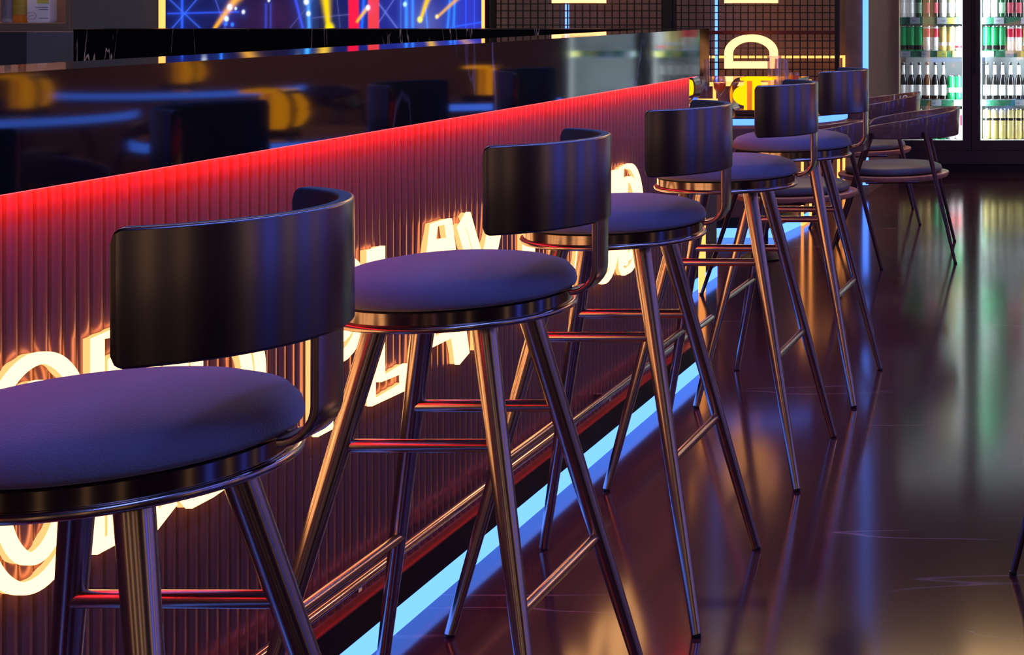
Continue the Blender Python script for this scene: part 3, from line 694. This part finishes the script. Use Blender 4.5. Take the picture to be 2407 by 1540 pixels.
glassware('tall_tumbler', 'tall clear tumbler on the round table in front of the lying D', 1820, 5.86,
          [(0, .001), (.022, .001), (.028, .19), (.0265, .19), (.021, .008), (0, .008)], sz=1.41)
glassware('tall_tumbler', 'rounded clear tumbler behind the taller one on the round table', 1837, 5.98,
          [(0, .001), (.022, .001), (.031, .08), (.026, .178), (.0245, .178), (.0295, .08), (.021, .008), (0, .008)], sz=1.40)
glassware('short_tumbler', 'short glass on the round table right of the tumblers', 1866, 5.92,
          [(0, .001), (.018, .001), (.021, .14), (.0195, .14), (.017, .01), (0, .01)], [(0, .10), (.019, .10), (.0195, .13), (0, .13)], sz=1.35)

# ------------------------------------------------------------ tub chairs
def make_chair():
    t = thing('tub_chair', 'x', 'chair', group='tub chairs around the round table')
    zs = .385
    MB().lathe([(0, zs-.022), (.237, zs-.022), (.255, zs-.016), (.262, zs-.004), (.262, zs+.004), (.252, zs+.006), (0, zs+.006)], 56).build('seat', M['wood'], t)
    MB().lathe([(0, zs+.007), (.205, zs+.007), (.226, zs+.012), (.230, zs+.022), (.224, zs+.036), (.20, zs+.046), (.12, zs+.052), (0, zs+.053)], 56).build('seat_pad', M['cush'], t, angle=80)
    # wrap-around back, tall behind (+x), lower towards the arms
    R = .275; n = 48; am = math.radians(122); vs = []; fs = []; k = 0
    for i in range(n+1):
        a = -am+2*am*i/n; f = abs(a)/am; top = .700-.075*f**1.3; bot = .565+.004*f; 
        if f > .93: e_ = (f-.93)/.07; mid = (top+bot)/2; hh = (top-bot)/2*math.sqrt(max(.02, 1-e_*e_)); top, bot = mid+hh, mid-hh
        sec = rrect(.014, top-bot, .0055, 3); k = len(sec)
        for u, w_ in sec:
            zz = (top+bot)/2+w_; r = R+u+.06*(zz-.565)*math.cos(a)**2 if abs(a) < PI/2 else R+u
            vs.append((.02+r*math.cos(a)*1.02, r*math.sin(a), zz))
    for i in range(n):
        for q in range(k): r = (q+1) % k; fs.append((i*k+q, i*k+r, (i+1)*k+r, (i+1)*k+q))
    fs += [tuple(range(k)), tuple(n*k+q for q in reversed(range(k)))]
    MB().add(vs, fs).build('backrest', M['band_ply'], t, angle=60)
    for sx_, sy_, ang in ((1, -1, 0), (1, 1, 0), (-1, 1, 0), (-1, -1, 0)):
        tx, ty = (.15, .262) if sx_ > 0 else (-.10, .268)
        p = [(sx_*abs(tx)+(sx_*.29-sx_*abs(tx))*i/6, sy_*(ty+(.325-ty)*i/6), .60-.60*i/6+.002*(i == 6)) for i in range(7)]
        MB().tube(p, 1, 14, radii=[.0125-.0055*i/6 for i in range(7)]).build('leg', M['leg'], t)
        MB().lathe([(.0075, 0), (.0085, .002), (.008, .008), (.004, .009)], 12, (sx_*.29, sy_*.325, 0)).build('foot_glide', M['glide'], t)
    for sy_ in (-.215, .215): MB().tube([(-.12, sy_*1.12, zs-.018), (.12, sy_*1.12, zs-.018)], .006, 8).build('seat_brace', M['leg'], t)
    return t
ch0 = make_chair()
ch0.location = (X(.950), Y(6.12), 0); ch0.rotation_euler = (0, 0, .12); ch0['label'] = 'tub chair nearest the fridges, fully visible right of the stools'
dup(ch0, (X(1.245), Y(7.12), 0), .2, 'tub chair with pale modelled reflection of letters inside its back, behind the nearest fridge-side chair')
dup(ch0, (X(1.205), Y(5.50), 0), -.10, 'tub chair with red-lit wooden rim between the fourth and fifth stools')
c4 = dup(ch0, (.085, 3.50, 0), PI-.15, 'tub chair at the right photo edge, only one leg showing')
for k_, (x, y, r) in enumerate(tabs):
    if k_ < 3: dup(ch0, (x+.75, y-.1, 0), .1, 'tub chair outside the photo, seen only as a reflection')
    dup(ch0, (x-.2, y+.9, 0), 1.6, 'tub chair outside the photo, seen only as a reflection')
# reflection of lettering, modelled as pale strokes inside the second chair's back
ch2 = [o for o in bpy.data.objects if o.get('label', '').startswith('tub chair with pale')][0]
mb = MB(); zc_ = .66
def curv(a, z):
    r = .275-.0085+.06*(z-.565)*math.cos(a)**2; return Vector((.02+r*math.cos(a)*1.02, r*math.sin(a), z))
def gl(strokes, a0, wa):
    for s_ in strokes:
        pts = []
        for i in range(len(s_)-1):
            for q in range(4): t_ = q/4; pts.append((s_[i][0]*(1-t_)+s_[i+1][0]*t_, s_[i][1]*(1-t_)+s_[i+1][1]*t_))
        pts.append(s_[-1]); mb.tube([curv(a0-wa*u, .615+.052*v) for u, v in pts], .0035, 6)
arc = lambda cx, cy, rx, ry, a0, a1: [(cx+rx*math.cos(math.radians(a0+(a1-a0)*i/10)), cy+ry*math.sin(math.radians(a0+(a1-a0)*i/10))) for i in range(11)]
for ch, a0 in (('U', .95), ('S', .73), ('I', .50), ('C', .38)):
    g = {'U': [[(0, 1), (0, .3)]+arc(.5, .3, .5, .3, 180, 360)+[(1, 1)]], 'S': [arc(.5, .75, .45, .25, 30, 270)+arc(.5, .25, .45, .25, 90, -150)], 'I': [[(0, 0), (0, 1)]], 'C': [arc(.5, .5, .5, .5, 50, 310)]}[ch]
    gl(g, a0, .15)
mb.build('modelled_reflection', M['reflection_text'], ch2)

# ------------------------------------------------------------ neon framed cabinets beyond the bar
cbn = thing('neon_cabinet', 'purple brown cabinet edged with yellow light on a blue lit plinth behind the round table', 'cabinet', (X(1.60), Y(6.52), 0))
ox, oy = cbn.location.x, cbn.location.y
zT = Z(.3375); xR = X(1.52)-ox; xL_ = X(2.05)-ox
def prism(pts, z0, z1):
    k = len(pts); vs = [(x, y, z0) for x, y in pts]+[(x, y, z1) for x, y in pts]
    return MB().add(vs, [tuple(reversed(range(k))), tuple(range(k, 2*k))]+[(i, (i+1) % k, k+(i+1) % k, k+i) for i in range(k)])
fp = [(xL_, 0), (xR, 0), (X(1.482)-ox, Y(6.88)-oy), (X(1.475)-ox, Y(7.04)-oy), (xL_, Y(7.04)-oy)]
def shrink(pts, s_): cx = sum(p[0] for p in pts)/len(pts); cy = sum(p[1] for p in pts)/len(pts); return [(cx+(x-cx)*s_, cy+(y-cy)*s_) for x, y in pts]
prism(shrink(fp, .90), .05, zT-.02).build('body', M['purple'], cbn, smooth=False)
prism(fp, .001, .048).build('plinth_light', M['blueled'], cbn, smooth=False)
prism(shrink(fp, .97), .048, .10).build('plinth', M['darkmetal'], cbn, smooth=False)
prism(shrink(fp, .98), zT-.02, zT-.002).build('top', M['tabletop'], cbn, smooth=False)
mb = MB(); e_ = .009
mb.box(P(1667, 0, 6.5).x-ox, xR+.01, -.02, -.005, zT-.022, zT-.002)
mb.box(P(1675, 0, 6.5).x-ox, P(1681, 0, 6.5).x-ox, -.02, -.005, .1, zT-.02)
mb.build('edge_light', M['yellow'], cbn, smooth=False)
for px, d in ((1886, 6.875), (1905, 7.03)):
    p = P(px, 0, d); MB().box(p.x-ox-.006, p.x-ox+.006, p.y-oy-.006, p.y-oy+.006, .0, zT-.02).build('corner_light', M['yellow'], cbn, smooth=False)
a = P(1886, 0, 6.875); b = P(1905, 0, 7.03)
MB().tube([(a.x-ox, a.y-oy, .008), (b.x-ox, b.y-oy, .008)], .008, 6).build('foot_light', M['yellow'], cbn, smooth=False)
# slim yellow neon stands
def neon_post_frame(name, lab, pts, z0, z1, w=.008):
    cx, cy = pts[0]; t = thing(name, lab, 'light stand', (cx, cy, 0))
    mb = MB()
    for x, y in pts: mb.box(x-cx-w, x-cx+w, y-cy-w, y-cy+w, z0, z1)
    mb.build('upright', M['yellow'], t, smooth=False)
    mb = MB()
    for z in (z0+w, z1-w):
        for i in range(len(pts)):
            (xa, ya), (xb, yb) = pts[i], pts[(i+1) % len(pts)]
            mb.tube([(xa-cx, ya-cy, z), (xb-cx, yb-cy, z)], w, 4)
    mb.build('rail', M['yellow'], t, smooth=False); return t
a = P(1971, 0, 7.97); b = P(1983.5, 0, 8.04)
neon_post_frame('neon_stand', 'yellow neon frame behind the wire grid, left of the brown column', [(a.x, a.y), (b.x, b.y), (X(2.22), b.y), (X(2.22), a.y)], .0, P(0, 133.5, 7.97).z+.006, .0075)
# lit end wall piece behind the bar end with a bright yellow upright
pw = thing('end_cabinet', 'dark low cabinet with a yellow upright light and blue foot light behind the bar end', 'cabinet', (X(1.60), Y(5.0), 0))
ox, oy = pw.location.x, pw.location.y
xr = X(1.512)-ox
MB().box(xr-.003, -.35, ld(0)*0+.0, Y(5.6)-oy, .10, .770).build('body', M['purple'], pw, smooth=False)
MB().box(xr, -.35, 0, Y(5.6)-oy, .001, .046).build('plinth_light', M['blueled'], pw, smooth=False)
MB().box(xr-.004, -.35, .003, Y(5.6)-oy-.003, .046, .10).build('plinth', M['darkmetal'], pw, smooth=False)
MB().box(xr+.002, -.35, -.002, Y(5.6)-oy, .770, .778).build('top_light', M['yellow'], pw, smooth=False)
dY = 5.36; pa = P(1643.5, 0, dY-.06).x-ox; pb = P(1657, 0, dY-.06).x-ox
MB().box(pa, pb, Y(dY-.07)-oy, Y(dY-.05)-oy, .0, .66).build('upright_light', M['yellow'], pw, smooth=False)

# ------------------------------------------------------------ lamps of the room, with added fills and glow panels
def area(name, loc, rot, sx_, sy_, col, power, lab):
    l = bpy.data.lights.new(name, 'AREA'); l.shape = 'RECTANGLE'; l.size = sx_; l.size_y = sy_; l.color = col; l.energy = power
    o = bpy.data.objects.new(name, l); COL.objects.link(o); o.location = loc; o.rotation_euler = rot; tag(o, lab, 'lamp'); return o
area('ceiling_lamp', (.1, 3.0, 3.2), (0, 0, 0), .12, 7.0, (.16, .26, 1), 130, 'blue tube lamp along the ceiling outside the photo, over the walkway')
area('ceiling_lamp', (2.4, 4.2, 3.2), (0, 0, 0), .15, 7.0, (.16, .20, 1), 80, 'blue tube lamp along the ceiling outside the photo, far right')
area('ceiling_lamp', (-1.3, 3.8, 3.2), (0, .1, 0), .3, 5.5, (.75, .20, .62), 6, 'pink tube lamp over the bar stools outside the photo')
area('ceiling_lamp', (-4.5, 6.3, 3.2), (0, 0, 0), 3, 2, (.85, .8, .9), 90, 'soft white ceiling lamp behind the bar outside the photo')
area('wall_lamp', (-2.2, Y(7.55), 3.1), (math.radians(-28), 0, 0), 2.6, .15, (1, .64, .32), 48, 'warm wall washer above the wire grids outside the photo')
area('wall_lamp', (.6, Y(8.4), 3.2), (math.radians(-30), 0, 0), 3.4, .2, (1, .62, .28), 20, 'warm wall washer above the fridges outside the photo')
area('wall_lamp', (3.4, 11.3, 3.2), (math.radians(-20), 0, 0), 2.8, .2, (1, .50, .30), 60, 'added warm fill light right of the fridges outside the photo')  # added fill, brightens the back wall mirrored in the marble band
area('wall_lamp', (4.2, 10.6, 2.6), (math.radians(35), 0, 0), 2.0, .15, (1, .45, .28), 70, 'added warm fill lamp lighting the back wall right of the fridges outside the photo')  # another fill added lower down for that wall
# unseen warm glow panels added on rear wall to put tan streaks in the metal
for i, x in enumerate((-5.2, -3.3, -1.2, .9, 3.0)):
    o = MB().box(x-.11, x+.11, YB+.002, YB+.05, .3, 3.0).build('streak_panel', em('warm_streak_glow', (1, .60, .28), 2.0) if i == 0 else bpy.data.materials['warm_streak_glow'], smooth=False)
    tag(o, 'added warm glow panel on the rear wall outside the photo', 'glow panel', 'added glow panels on the rear wall')
for i, (y, c) in enumerate(((.5, 'w'), (2.0, 'b'), (3.6, 'w'), (5.2, 'b'), (6.8, 'w'), (8.4, 'b'))):  # warm and blue panels added for reflections in the stool metal
    if i == 0: em('blue_streak_glow', (.08, .13, 1), 6.5)
    o = MB().box(XR-.05, XR-.002, y-.14, y+.14, .2, 3.0).build('streak_panel', bpy.data.materials['warm_streak_glow' if c == 'w' else 'blue_streak_glow'], smooth=False)
    tag(o, ('warm' if c == 'w' else 'blue')+' added glow panel on the right wall outside the photo', 'glow panel', 'added glow panels on the right wall')

w = bpy.data.worlds.new('world'); sc.world = w; w.use_nodes = True
w.node_tree.nodes['Background'].inputs[0].default_value = (.25, .22, .4, 1); w.node_tree.nodes['Background'].inputs[1].default_value = .05
sc.view_settings.view_transform = 'Standard'; sc.view_settings.look = 'None'; sc.view_settings.exposure = 0; sc.view_settings.gamma = 1
sc.cycles.use_denoising = True
sc.cycles.max_bounces = 8; sc.cycles.transparent_max_bounces = 12; sc.cycles.sample_clamp_indirect = 6
